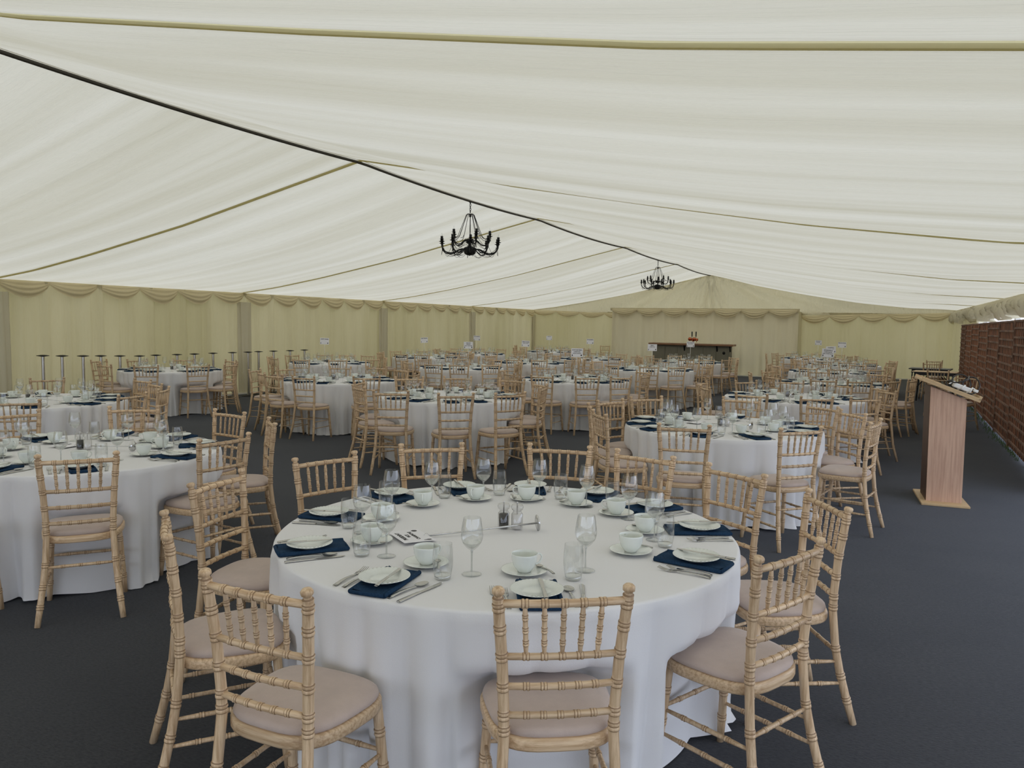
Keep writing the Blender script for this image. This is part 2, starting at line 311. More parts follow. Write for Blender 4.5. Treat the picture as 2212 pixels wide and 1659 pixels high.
# swag valances
def swags(p0,p1,ztop0,ztop1,k,inward,depth=.19,seed=0,out=.05):
    rnd=random.Random(seed); mb=MB(); L=hypot(p1[0]-p0[0],p1[1]-p0[1]); d=((p1[0]-p0[0])/L,(p1[1]-p0[1])/L); nx,ny=inward
    for q in range(k):
        dd=depth*rnd.uniform(.88,1.15); ph=rnd.uniform(0,6)
        def fn(i,j):
            t=(q+i)/k; hh=sin(pi*i)**.8
            drop=j*(.06+dd*hh); z=ztop0+(ztop1-ztop0)*t-drop
            fold=.03*abs(sin(j*pi*3.3+ph*.1))*hh+.085*sin(pi*j*.75)*hh
            return (p0[0]+(p1[0]-p0[0])*t+nx*(out+fold), p0[1]+(p1[1]-p0[1])*t+ny*(out+fold), z)
        mb.grid(fn,14,14)
    return trim(mb,SWAG)
for n in range(-3,4): swags((XL,frY(n)),(XL,frY(n+1)),2.31,2.31,6,(1,0),.235,n+9)
swags((XL,YB),(-9.05,YB),2.31,2.18,4,(0,-1),.19,31)
swags((-9.1,28.18),(-2.55,28.18),2.33,2.33,7,(0,-1),.21,32,.08)
swags((-2.6,YB),(XR-.25,YB),2.16,2.31,5,(0,-1),.24,33)
# bunched frill along the open right-hand eave
def frill(x,y0,y1,zt,layers):
    mb=MB()
    for q in range(layers):
        rnd=random.Random(q+5); ph=[rnd.uniform(0,6) for _ in range(5)]; L=y1-y0
        def fn(i,j):
            s=i*L
            dep=.20+.08*q+.15*abs(sin(s*3.9+ph[0]))+.05*sin(s*2.2+ph[1])
            wv=(.12*sin(s*9+ph[2]+j*2.2)+.09*sin(s*17+ph[3]+2.5*j)+.05*sin(s*31+j*5))*j**.6
            return (x-.05-.05*q+wv-.10*sin(pi*j), y0+s+.05*sin(s*11+j*3+ph[4])*j, zt-dep*j)
        mb.grid(fn,int(L*22),10)
    return trim(mb,FRILL)
frill(XR,frY(-3),YB,2.39,2)
# drapes round the frame legs
for n in range(-2,5):
    b=MB(); y=min(frY(n),YB-.12)
    def fn(i,j):
        a=-pi/2+pi*i; r=.12+.02*sin(i*22+j*2); return (XL+.05+r*cos(a)*.55, y+r*sin(a)*1.5, 2.10*j)
    b.grid(fn,26,8); trim(b,GREY_DRAPE)
for n in range(-2,4):
    b=MB(); b.rbox(XR+.12,XR+.22,frY(n)-.05,frY(n)+.05,0,2.4,.006); trim(b,PSTEEL)
b=MB(); b.box(XL+.05,XL+.14,frY(-3),YB,.0,.03); b.box(-9.1,-2.6,28.02,28.12,0,.03); b.box(-2.6,XR-.2,YB-.14,YB-.06,0,.03); b.box(XL,-9.1,YB-.14,YB-.06,0,.03)
obj('baseboard_left',b.mesh('hem',TAPE),kind='structure')
# floor and ground outside
b=MB(); 
def ff(i,j):
    y=-6+j*37; xr=2.7 if y>9 else 3.4
    return (-14+(xr+14+.05*sin(y*3.1)+.03*sin(y*7.7) )*i, y, .0015*sin(i*40)*sin(j*51)*0)
b.grid(ff,30,60); obj('floor',b.mesh('floor',CARPET),kind='structure')
b=MB(); b.add([(-60,-60,-.03),(60,-60,-.03),(60,70,-.03),(-60,70,-.03)],[(0,1,2,3)],False); obj('ground',b.mesh('ground',GRAVEL),kind='structure')
# ------------------------------------------------------------------ chair
def post_xyz(s,z):
    K=[(0,.205,-.268),(.12,.190,-.236),(.25,.174,-.205),(.42,.160,-.180),(.55,.162,-.180),(.7,.170,-.188),(.92,.189,-.212)]
    for (a,xa,ya),(b,xb,yb) in zip(K,K[1:]):
        if z<=b+1e-9:
            t=(z-a)/(b-a); return Vector((s*(xa+(xb-xa)*t), ya+(yb-ya)*t, z))
def ringed(path, L, r, rings, ringw=.0035, bump=1.16, taper0=1, taper1=1):
    """points and radii of a turned bamboo-look rod; path(t) t in 0..1, rings = list of t"""
    ts=[(0,1.0)]; GR=[]
    for t in sorted(rings):
        GR.append(t)
        for d,k in ((-4.6,1),(-3.3,1),(-2.5,bump),(-1.0,bump),(-.4,1.02),(.4,1.02),(1.0,bump),(2.5,bump),(3.3,1),(4.6,1)):
            tt=t+d*ringw/L
            if 0<tt<1: ts.append((tt,k))
    ts.append((1,1.0)); ts.sort()
    pts=[path(t) for t,_ in ts]; rad=[]
    for t,k in ts:
        e=1
        if t<.12: e=taper0+(1-taper0)*t/.12
        if t>.88: e=taper1+(1-taper1)*(1-t)/.12
        rad.append(r*k*e)
    gm=[1 if any(abs((ts[i][0]+ts[i+1][0])/2-g)<.5*ringw/L or 2.45*ringw/L<abs((ts[i][0]+ts[i+1][0])/2-g)<3.35*ringw/L for g in rings) else 0 for i in range(len(ts)-1)]
    return pts,rad,gm
RAILZ=[.872,.712,.622,.535]
def rail_path(z,bow=.012):
    a=post_xyz(-1,z); b=post_xyz(1,z)
    return lambda t: a.lerp(b,t)+Vector((0,-bow*sin(pi*t),0))
def seat_out(a,k=1.0):
    c,s_=cos(a),sin(a); e=.62
    x=abs(c)**e*(1 if c>0 else -1); y=abs(s_)**e*(1 if s_>0 else -1)
    yy=.196*y*k+.002; xx=(.205+.020*y)*x*k
    return xx,yy
def seat_slab(mb,k,prof,n=36):
    vs=[];fs=[]
    for (kk,z) in prof:
        for i in range(n):
            x,y=seat_out(2*pi*i/n,k*kk); vs.append((x,y,z))
    for j in range(len(prof)-1):
        for i in range(n):
            a=j*n+i;b=j*n+(i+1)%n; fs.append((a,b,b+n,a+n))
    fs.append(tuple(range(n))[::-1]); fs.append(tuple((len(prof)-1)*n+i for i in range(n)))
    mb.add(vs,fs)
def chair_meshes(lod):
    seg={0:10,1:7,2:5}[lod]; R={}
    def rr(rings): return rings if lod==0 else ([] if lod==2 else rings)
    for s in (-1,1):
        mb=MB(); zs=[.10,.20,.315,.49,.535,.622,.712,.795,.862]
        if lod==1: zs=[.2,.535,.712,.862]
        if lod==2: zs=[]
        pts,rad,gm=ringed(lambda t:post_xyz(s,t*.885),.885,.0165,[z/.885 for z in zs],.0042,1.13,.88,1)
        top=post_xyz(s,.885)
        for dz,r in ((.004,.017),(.008,.012),(.014,.012),(.019,.018),(.028,.0185),(.034,.014),(.036,.004)):
            pts.append(post_xyz(s,.885)+Vector((0,-dz*.2,dz))); rad.append(r); gm.append(1 if dz in (.008,) else 0)
        if lod==2: pts=[post_xyz(s,z) for z in (0,.2,.43,.65,.9)]; rad=[.015,.017,.017,.0165,.017]; gm=[]
        mb.tube(pts,rad,seg,True,gm); R[('post',s)]=mb
        mb=MB(); a=Vector((s*.198,.180,0)); b=Vector((s*.172,.145,.43))
        pts,rad,gm=ringed(lambda t:a.lerp(b,t),.43,.0165,rr([.25,.5,.78]),.0042,1.13,.85,1); mb.tube(pts,rad,seg,True,gm); R[('leg',s)]=mb
    for k,z in enumerate(RAILZ):
        mb=MB(); r=.0125 if k==0 else .0108; p=rail_path(z)
        rings=rr([.2,.35,.5,.65,.8]) if lod<1 else ([.35,.65] if lod==1 and k==0 else [])
        if rings: pts,rad,gm=ringed(p,.33,r,rings,.003,1.18)
        else: pts=[p(t) for t in (0,.25,.5,.75,1)]; rad=[r]*5; gm=[]
        mb.tube(pts,rad,max(5,seg-2),True,gm); R[('rail',k)]=mb
    for k in range(5):
        t=[.2,.35,.5,.65,.8][k]; a=rail_path(RAILZ[1])(t); b=rail_path(RAILZ[0])(t)
        mb=MB(); pts,rad,gm=ringed(lambda q:a.lerp(b,q),.16,.0078,rr([.26,.5,.74]) if lod==0 else [],.0028,1.22,.62,.62)
        if lod: pts=[a,a.lerp(b,.5),b]; rad=[.005,.0085,.005]; gm=[]
        mb.tube(pts,rad,max(4,seg-3),True,gm); R[('spindle',k)]=mb
    def leg_at(s,front,z):
        if front: return Vector((s*.198,.180,0)).lerp(Vector((s*.172,.145,.43)),z/.43)
        return post_xyz(s,z)
    st=[(leg_at(-1,0,.30),leg_at(1,0,.30)),(leg_at(-1,1,.27),leg_at(1,1,.27))]
    for s in (-1,1):
        st+= [(leg_at(s,0,.17),leg_at(s,1,.17)),(leg_at(s,0,.26),leg_at(s,1,.26))]
    for k,(a,b) in enumerate(st):
        mb=MB(); pts,rad,gm=ringed(lambda q:a.lerp(b,q),.35,.0088,rr([.25,.5,.75]) if lod==0 else [],.003,1.2,.7,.7); mb.tube(pts,rad,max(4,seg-3),True,gm); R[('stretcher',k)]=mb
    mb=MB(); seat_slab(mb,1.0,[(.94,.420),(.985,.423),(1,.430),(1,.452),(.985,.459),(.95,.461)],36 if lod<2 else 18); R['frame']=mb
    mb=MB(); seat_slab(mb,.965,[(.94,.458),(.985,.464),(1,.472),(.985,.482),(.93,.490),(.8,.496),(.5,.500),(.2,.501)],36 if lod<2 else 18); R['cushion']=mb
    return R
def merge(ms):
    o=MB()
    for m in ms:
        b=len(o.m); o.add(m.v,m.f); o.m[b:]=m.m; o.sm[b:]=m.sm
    return o
CM={l:chair_meshes(l) for l in (0,1,2)}
def make_chair(lod):
    R=CM[lod]
    if lod==2:
        w=merge([R[k] for k in R if k not in('cushion',)]); o=obj('banquet_chair',w.mesh('chair_frame',[LIME,GROOVE])); part('seat_cushion',R['cushion'].mesh('cushion',CUSH),o); return o
    o=empty('banquet_chair'); KIDS[o.name]=[]
    P=lambda n,m,mt=(LIME,GROOVE): part(n,m.mesh(n,mt),o)
    P('seat_cushion',R['cushion'],CUSH); P('seat_frame',R['frame'],LIMEX)
    for s in (-1,1): P('leg',R[('leg',s)])
    for s in (-1,1): P('back_post',R[('post',s)])
    if lod==0:
        for k in range(4): P('back_rail',R[('rail',k)],(LIMEX,GROOVE))
        for k in range(5): P('spindle',R[('spindle',k)])
        for k in range(6): P('stretcher',R[('stretcher',k)])
    else:
        P('back_rails',merge([R[('rail',k)] for k in range(4)]+[R[('spindle',k)] for k in range(5)])); P('stretchers',merge([R[('stretcher',k)] for k in range(6)]))
    return o
chair_proto={}
def new_chair(lod,x,y,face,z=0):
    """face = direction the sitter looks"""
    if lod not in chair_proto: chair_proto[lod]=make_chair(lod); o=chair_proto[lod]
    else: o=copy_tree(chair_proto[lod])
    o.location=(x,y,z); o.rotation_euler=(0,0,face-pi/2); return o

# ------------------------------------------------------------------ table cloth
def cloth_mesh(R,seed,flare=.05,nf=22,detail=1,dents=()):
    rnd=random.Random(seed); ph=[rnd.uniform(0,6.28) for _ in range(8)]; N_=360 if detail else 180
    ks=[nf, nf-9, int(nf*1.9)]; mb=MB(); vs=[]; fs=[]
    rings=[(0.0,.765),(R*.5,.765),(R*.9,.765),(R-.012,.765),(R-.004,.763),(R+.003,.756)]
    for q,(r,z) in enumerate(rings):
        if q==0: vs.append((0,0,z)); continue
        for i in range(N_): a=2*pi*i/N_; vs.append((r*cos(a),r*sin(a),z))
    K=22 if detail else 12
    for k in range(1,K+1):
        t=k/K; z=.756*(1-t)+.012*t
        for i in range(N_):
            a=2*pi*i/N_
            q1=abs(sin(.5*ks[0]*a+ph[0]+1.5*sin(3*a+ph[1])+.7*sin(5*a+ph[5])+.25*t*sin(11*a))); q2=abs(sin(.5*ks[1]*a+ph[2]+1.2*sin(2*a+ph[3])))
            w=.95*(q1**.8*2-1.25)+.45*(q2*2-1.2)
            w2=.22*sin(ks[2]*a+ph[4]+sin(5*a))
            en=.5+.5*sin(2*a+ph[6])*.6+.25*sin(5*a+ph[7])*.5
            amp=(.007+.062*t**1.1)*(.5+.75*en)
            rr=R+.004+flare*t**1.2+amp*(w+w2*t)
            # hem spreads a little where it meets the carpet
            if t>.9: rr+=.02*((t-.9)/.1)**2*(1+sin(9*a+ph[5]))
            if z<.56:
                for (da,dr) in dents:
                    dd=abs((a-da+pi)%(2*pi)-pi)*R
                    if dd<.34:
                        lim=dr-.018 if dd<.19 else dr-.018+(dd-.19)*1.2
                        k_=1 if z<.50 else (.56-z)/.06
                        if rr>lim: rr=rr+(lim-rr)*k_
            vs.append((rr*cos(a),rr*sin(a),max(.006,z+.010*sin(7*a+ph[5])*t)))
    for i in range(N_): fs.append((0,1+i,1+(i+1)%N_))
    tot=(len(vs)-1)//N_
    for j in range(tot-1):
        for i in range(N_):
            a=1+j*N_+i; b=1+j*N_+(i+1)%N_; fs.append((a,a+N_,b+N_,b))
    mb.add(vs,fs); return mb
TZ=.7655
# ------------------------------------------------------------------ tableware meshes
def ware():
    M={}
    m=MB(); m.lathe([(0,.004),(.030,.004),(.034,.002),(.050,.002),(.052,.005),(.066,.009),(.088,.017),(.0925,.0195),(.0925,.0205),(.0895,.0195),(.066,.0118),(.052,.0075),(.0505,.0065),(0,.0062)],72)
    # fluted rim: ridges on the sloping border
    vs=m.v; nn=72
    for j,(r,z) in enumerate([(0,.004),(.030,.004),(.034,.002),(.050,.002),(.052,.005),(.066,.009),(.088,.017),(.0925,.0195),(.0925,.0205),(.0895,.0195),(.066,.0118),(.052,.0075),(.0505,.0065),(0,.0062)]):
        if j in (9,10,11):
            for i in range(nn):
                x,y,zz=vs[j*nn+i]; vs[j*nn+i]=(x,y,zz+(.003 if i%2 else -.0008))
    m.sm=[f for f in m.sm]; M['plate']=m.mesh('side_plate',CHINA)
    m=MB(); m.lathe([(0,.003),(.028,.003),(.031,.001),(.036,.001),(.045,.004),(.070,.011),(.086,.0155),(.0875,.0165),(.085,.0165),(.066,.0125),(.042,.0075),(.030,.006),(0,.006)],48); M['saucer']=m.mesh('saucer',CHINA)
    m=MB(); m.lathe([(0,.005),(.020,.005),(.022,.001),(.025,.001),(.027,.006),(.034,.014),(.042,.027),(.0475,.045),(.0495,.064),(.0500,.070),(.0492,.0715),(.0480,.070),(.0470,.060),(.044,.040),(.037,.022),(.026,.012),(0,.010)],40); M['cup']=m.mesh('teacup',CHINA)
    m=MB(); m.tube([(.046,0,.060),(.056,0,.064),(.066,0,.062),(.073,0,.052),(.071,0,.040),(.063,0,.030),(.052,0,.025),(.042,0,.026)],[.0042,.0038,.0036,.0036,.0036,.0036,.004,.0048],8); M['handle']=m.mesh('cup_handle',CHINA)
    m=MB(); m.lathe([(.030,.012),(.0315,.016),(.036,.045),(.0375,.070),(.0365,.100),(.0345,.122),(.0335,.134)],32); m2=MB(); m2.lathe([(0,.001),(.026,.001),(.029,.004),(.0315,.016),(.028,.018),(0,.015)],32)
    mm=MB(); mm.add(m.v,m.f); mm.mi=1; mm.add(m2.v,m2.f); M['tumbler']=mm.mesh('tumbler',[GLASS,GBASE])
    m=MB(); m.lathe([(.004,.092),(.012,.096),(.024,.107),(.035,.122),(.0405,.138),(.0415,.150),(.0395,.172),(.0355,.198),(.032,.216)],36); m.mi=1; m.lathe([(0,.099),(.010,.101),(.022,.111),(.0335,.1235)],24); M['bowl']=m.mesh('glass_bowl',[GLASS,GBASE])
    m=MB(); m.lathe([(.0045,.010),(.0034,.020),(.0032,.055),(.0036,.080),(.0052,.090),(.004,.094)],12); M['stem']=m.mesh('glass_stem',GBASE)
    m=MB(); m.lathe([(0,.0008),(.036,.0008),(.0375,.002),(.034,.0035),(.012,.0065),(.0045,.011)],32); M['foot']=m.mesh('glass_foot',GLASS)
    m=MB(); m.lathe([(0,.0008),(.036,.0008),(.0375,.002),(.012,.0065),(.0036,.014),(.0033,.080),(.006,.091)],18); m.lathe([(.036,.124),(.0415,.146),(.0385,.180),(.032,.216)],18); m.mi=1; m.lathe([(.0033,.080),(.006,.091),(.024,.107),(.036,.124)],18); m.lathe([(0,.101),(.010,.103),(.022,.112),(.034,.126)],14); M['wine_far']=m.mesh('wine_glass_simple',[GLASS,GBASE])
    # napkin: folded oblong, rolled long edges; local +x points to the table centre
    m=MB()
    def nf(i,j,hh=0):
        x=-.135+.27*i; y=-.068+.136*j; e=abs(j-.5)*2
        z=.013+.004*(e>.8)+.0022*sin(x*46)*(.3+e)+.0015*sin(y*90+x*20)
        if e>.999: z=.002
        return (x+.006*sin(y*30),y*(1+.02*sin(x*20)),z)
    m.grid(nf,26,16)
    m.tube([(-.136,-.066,.0085),(-.04,-.070,.010),(.05,-.068,.0095),(.137,-.067,.008)],.0085,10); m.tube([(-.136,.066,.0085),(-.04,.069,.010),(.05,.070,.0095),(.137,.067,.008)],.0085,10)
    m.tube([(-.137,-.064,.008),(-.139,0,.0085),(-.137,.064,.008)],.0075,8); m.tube([(.137,-.064,.0065),(.139,0,.007),(.137,.064,.0065)],.006,8)
    m.add([(-.135,-.066,.002),(.135,-.066,.002),(.135,.066,.002),(-.135,.066,.002)],[(0,1,2,3)],False); M['napkin']=m.mesh('folded_napkin',NAPK)
    # cutlery, +x = business end, length about .2
    def handle(m,L,x0,z=.004,w0=.0048,w1=.0105):
        n=9; vs=[];fs=[]
        for k in range(n+1):
            t=k/n; x=x0-L*t; w=w0+(w1-w0)*t**1.8; w*= (1 if t<.93 else .82); zz=z+.006*sin(pi*t)*.8-.002*t; h=.0016+.0008*t
            for dy,dz in ((-w,0),(-w*.7,h),(w*.7,h),(w,0),(w*.7,-h),(-w*.7,-h)): vs.append((x,dy,zz+dz))
        for k in range(n):
            for c in range(6): a=k*6+c;b=k*6+(c+1)%6; fs.append((a,b,b+6,a+6))
        fs.append(tuple(range(6))); fs.append(tuple(n*6+c for c in range(6))[::-1]); m.add(vs,fs)
    def fork(sc):
        m=MB(); handle(m,.130,.022)
        # flared shoulder
        vs=[];P_=[(.020,.0045,.0045),(.034,.008,.0035),(.046,.0125,.0028),(.056,.0135,.0026)]
        for x,w,z in P_:
            for dy,dz in ((-w,.0006),(0,-.0012),(w,.0006),(w,-.0006),(0,-.0026),(-w,-.0006)): vs.append((x,dy,z+dz+.001))
        fs=[]
        for k in range(3):
            for c in range(6): a=k*6+c;b=k*6+(c+1)%6; fs.append((a,b,b+6,a+6))
        fs.append(tuple(18+c for c in range(6))[::-1]); m.add(vs,fs)
        for y in (-.0112,-.0038,.0038,.0112): m.tube([(.054,y,.0032),(.075,y*1.0,.0055),(.098,y*.97,.0125)],[.0018,.0017,.0009],5)
        m.v=[(x*sc,y*sc,z) for x,y,z in m.v]; return m
    M['fork']=fork(1.0).mesh('dinner_fork',STEEL); M['fork2']=fork(.86).mesh('starter_fork',STEEL)
    def spoon(sc):
        m=MB(); handle(m,.130,.030)
        def sf(i,j):
            a=2*pi*i; r=j; ex=.0285*cos(a)*r; ey=.0195*sin(a)*r*(1-.12*cos(a)); return (.060+ex, ey, .0025+.0055*r*r)
        m.grid(sf,24,6,True); m.grid(lambda i,j:(sf(i,j)[0],sf(i,j)[1],sf(i,j)[2]-.0010-.0004*(1-j)),24,6,True)
        m.v=[(x*sc,y*sc,z) for x,y,z in m.v]; return m
    M['spoon']=spoon(1.05).mesh('dessert_spoon',STEEL); M['teaspoon']=spoon(.62).mesh('teaspoon',STEEL)
    def knife(sc):
        m=MB()
        vs=[];P_=[(-.115,.0085),(-.112,.0098),(-.06,.0085),(-.01,.0072),(.0,.0068)]
        for x,w in P_:
            for dy,dz in ((-w,0),(-w*.6,.0028),(w*.6,.0028),(w,0),(w*.6,-.0022),(-w*.6,-.0022)): vs.append((x,dy,.0035+dz))
        fs=[]
        for k in range(4):
            for c in range(6): a=k*6+c;b=k*6+(c+1)%6; fs.append((a,b,b+6,a+6))
        fs.append(tuple(range(6))); fs.append(tuple(24+c for c in range(6))[::-1]); m.add(vs,fs)
        pts=[(-.002,-.006),(.03,-.0085),(.07,-.0095),(.098,-.0085),(.112,-.003),(.117,.004),(.112,.0075),(.06,.0078),(-.002,.006)]
        n=len(pts); m.add([(x,y,.0045) for x,y in pts]+[(x,y,.0030) for x,y in pts],[tuple(range(n)),tuple(range(2*n-1,n-1,-1))]+[(k,(k+1)%n,n+(k+1)%n,n+k) for k in range(n)],False)
        m.v=[(x*sc,y*sc,z) for x,y,z in m.v]; return m
    M['knife']=knife(1.02).mesh('dinner_knife',STEEL); M['bknife']=knife(.88).mesh('side_knife',STEEL)
    for nm,fill in (('pepper',PEPPER),('salt',SALT)):
        m=MB(); m.lathe([(.0265,.006),(.0265,.072),(.020,.080),(.018,.088),(.026,.094),(.029,.104),(.025,.114),(.012,.119),(0,.120)],24); M[nm+'_b']=m.mesh(nm+'_mill_body',ACRYL)
        m=MB(); m.lathe([(0,.007),(.0215,.007),(.0215,.068),(0,.069)],20); M[nm+'_f']=m.mesh(nm+'_filling',fill)
        m=MB(); m.lathe([(0,.128),(.0045,.126),(.005,.123),(.003,.120),(.0025,.070),(0,.069)],10); M[nm+'_k']=m.mesh(nm+'_mill_knob',CHROME)
    return M
WM=ware()
proto={}
def base(kind,lod):
    key=(kind,lod)
    if key in proto: return copy_tree(proto[key])
    if kind=='wine':
        if lod==0: o=obj('wine_glass',WM['bowl']); KIDS[o.name]=[]; part('stem',WM['stem'],o); part('foot',WM['foot'],o)
        else: o=obj('wine_glass',WM['wine_far'])
    elif kind=='cup':
        o=obj('teacup',WM['cup']); part('handle',WM['handle'],o)
    elif kind in('pepper','salt'):
        o=obj(kind+'_mill',WM[kind+'_b']); part('filling',WM[kind+'_f'],o); part('spindle_knob',WM[kind+'_k'],o)
    else:
        nm={'plate':'side_plate','saucer':'saucer','tumbler':'tumbler','napkin':'napkin','fork':'dinner_fork','fork2':'starter_fork','spoon':'dessert_spoon','teaspoon':'teaspoon','knife':'dinner_knife','bknife':'side_knife'}[kind]
        o=obj(nm,WM[kind])
    proto[key]=o; return o
ORD=['','next','third','fourth','fifth','sixth','seventh','eighth','ninth','tenth','eleventh']
def put(kind,lod,x,y,z,rz,label,cat,group,tilt=None):
    o=base(kind,lod); o.location=(x,y,z); o.rotation_euler=(tilt[0],tilt[1],rz) if tilt else (0,0,rz)
    tag(o,label,cat,group); return o
TABLES=json.loads(CHAIRS_JSON)
TD={'T1':('foreground table',0),'T3':('second table of right row',0),'T10':('third table of right row',1),'T11':('fourth table of right row',1),'A5':('fifth table of right row',2),'A6':('sixth table of right row',2),'A7':('last table of right row',2),
'T4':('first table of middle row',0),'T8':('second table of middle row',1),'T9':('third table of middle row',2),'T21':('fourth table of middle row',2),
'T2':('big table at left edge',0),'T5':('second table of left row',1),'T16':('third table of left row',2),'T18':('fourth table of left row',2),'T20':('last table of left row',2),
'T7':('nearest table by left curtain',1),'T6':('second table along left curtain',1),'T14':('third table along left curtain',2),'T15':('fourth table along left curtain',2),'T17':('fifth table along left curtain',2),'T19':('furthest table along left curtain',2)}
TLAB={'T1':'largest and nearest round table, under a floor-length white cloth with folds','T3':'round white-clothed table right of centre, behind the foreground table near the lectern'}
SEATS_T1=[-57.3,-94.4,-131.1,-166.3,161.1,133.2,107.0,81.5,56.0,26.5,-7.0]
for ti,(key,rows) in enumerate(TABLES.items()):
    cx,cy,R=rows[0]; chairs=rows[1:]; td,lod=TD[key]; rnd=random.Random(ti*13+1)
    n=len(chairs)
    t=empty('round_table',(cx,cy,0)); tag(t,TLAB.get(key,'round banquet table under floor-length white cloth, '+td),'table','round banquet tables')
    cm=cloth_mesh(R,ti+3,-.03,rnd.choice([30,34,38]),1 if lod<2 else 0,[(a%(2*pi),max(r,R+.27)-.212-.198) for a,r,_ in chairs])
    obj('tablecloth',cm.mesh('tablecloth',CLOTH),t)
    tt=MB(); tt.lathe([(0,.735),(R-.01,.735),(R-.01,.755),(0,.755)],48); obj('tabletop',tt.mesh('tabletop',MDF),t)
    crng=radians(0)
    for k,(a,r,dev) in enumerate(chairs):
        r=max(r,R+.27)-.212
        pos='nearest the camera' if k==0 else ORD[k]+' clockwise from camera side'
        c=new_chair(lod,cx+r*cos(a),cy+r*sin(a),a+pi+dev)
        if key=='T1': c.scale=(1.03,1.03,1.03)
        tag(c,'limewashed bamboo-style chair, %s, %s'%(pos,td),'chair','chairs at the '+td)
    # chairs and covers share angles except on the foreground table, where covers were measured
    angs=[radians(x) for x in SEATS_T1] if key=='T1' else [chairs[k][0]*.5+.5*(chairs[0][0]-2*pi*k/n+(2*pi if False else 0)) if False else chairs[k][0] for k in range(n)]
    for k,a in enumerate(angs):
        who='nearest the camera' if k==0 else ORD[k]+' place clockwise'
        if k: who=ORD[k]+' clockwise from camera side'
        j=lambda s:rnd.uniform(-s,s)
        aa=a+j(.015); ux,uy=cos(aa),sin(aa); tx,ty=-uy,ux     # outward, and to the sitter's right
        P=lambda ro,to:(cx+ux*ro+tx*to, cy+uy*ro+ty*to)
        inw=atan2(-uy,-ux)
        g=lambda s:s+' on the '+td
        pr=R-.14+j(.008); rot=j(.16)+.05
        x,y=P(pr-.01,0); put('napkin',lod,x,y,TZ,inw+rot,'navy napkin under plate, %s, %s'%(who,td),'napkin',g('navy napkins'))
        x,y=P(pr,j(.012)); put('plate',lod,x,y,TZ+.0145,inw+j(3),'fluted white side plate, %s, %s'%(who,td),'plate',g('side plates'))
        cr=R-.40+j(.01); x,y=P(cr,-.01+j(.012)); co=rnd.uniform(-.5,.9)
        if lod<2: put('saucer',lod,x,y,TZ,0,'white saucer, %s, %s'%(who,td),'saucer',g('saucers'))
        put('cup',lod,x,y,TZ+.0055,inw-pi/2+.5+co,'empty white teacup, %s, %s'%(who,td),'cup',g('teacups'))
        tr=R-.31; ta=.215 if key=='T1' else .22
        x,y=P(tr+j(.015),tr*ta*.95+j(.015)); put('tumbler',lod,x,y,TZ,j(3),'clear empty tumbler, %s, %s'%(who,td),'glass',g('tumblers'))
        x,y=P(R-.41+j(.015),.215+j(.015)); put('wine',lod,x,y,TZ,j(3),'clear stemmed wine glass, %s, %s'%(who,td),'wine glass',g('wine glasses'))
        if lod<2:
            x,y=P(pr+.01,.02+j(.02)); put('bknife',lod,x,y,TZ+.0335,inw+rot*1.5+j(.12),'small knife across plate, %s, %s'%(who,td),'knife',g('side knives'))
            x,y=P(pr+.0,-.155+j(.01)); put('fork',lod,x,y,TZ,inw+j(.10)+.05,'outer dinner fork, %s, %s'%(who,td),'fork',g('dinner forks'))
            x,y=P(pr+.01,-.112+j(.008)); put('fork2',lod,x,y,TZ,inw+j(.08)+.05,'inner starter fork, %s, %s'%(who,td),'fork',g('starter forks'))
            x,y=P(pr+.0,.150+j(.012)); put('knife',lod,x,y,TZ,inw+j(.12)-.06,'dinner knife, %s, %s'%(who,td),'knife',g('dinner knives'))
            x,y=P(pr+.0,.108+j(.006)); put('spoon',lod,x,y,TZ,inw+j(.08)-.06,'dessert spoon beside knife, %s, %s'%(who,td),'spoon',g('dessert spoons'))
        if lod==0:
            x,y=P(cr+.005,.058+j(.006)); put('teaspoon',lod,x,y,TZ+.0115,inw+j(.4)+.25,'teaspoon on saucer, %s, %s'%(who,td),'teaspoon',g('teaspoons'))
    mx,my=(.016,.028) if key=='T1' else (j(.06),j(.06))
    put('salt',0,cx+mx+.02,cy+my+.0,TZ,0,'clear salt mill with white salt, '+td,'salt mill',None)
    put('pepper',0,cx+mx-.042,cy+my-.012,TZ,0,'clear pepper mill with dark peppercorns, '+td,'pepper mill',None)
# ------------------------------------------------------------------ table signs
def text_mesh(body,size,name='lettering'):
    cu=bpy.data.curves.new('txt','FONT'); cu.body=body; cu.size=size; cu.align_x='CENTER'; cu.align_y='CENTER'; cu.offset=size*.035; cu.space_line=.95; cu.extrude=.0002; cu.resolution_u=2
    o=bpy.data.objects.new('txt',cu); COL.objects.link(o)
    dg=bpy.context.evaluated_depsgraph_get(); me=bpy.data.meshes.new_from_object(o.evaluated_get(dg)); me.name=name
    bpy.data.objects.remove(o); me.materials.clear(); me.materials.append(INK); return me
def marks_mesh(w,h):
    """the small crest at each lower corner of the card"""
    m=MB(); 
    def blob(cx_,cz_,pts): n=len(pts); m.add([(cx_+x,cz_+z,0) for x,z in pts],[tuple(range(n))],False)
    blob(-w*.40,-h*.30,[(-.006,-.016),(.006,-.016),(.0085,-.004),(.004,.008),(.0025,.018),(-.0025,.018),(-.004,.008),(-.0085,-.004)])
    blob(w*.37,-h*.30,[(.012*cos(a)*(1.0 if abs(a-pi/2)>.4 else 1),.013*sin(a)+(.006 if abs(a-pi/2)<.3 else 0)) for a in [2*pi*k/20 for k in range(20)]])
    return m.mesh('crest_marks',INK)
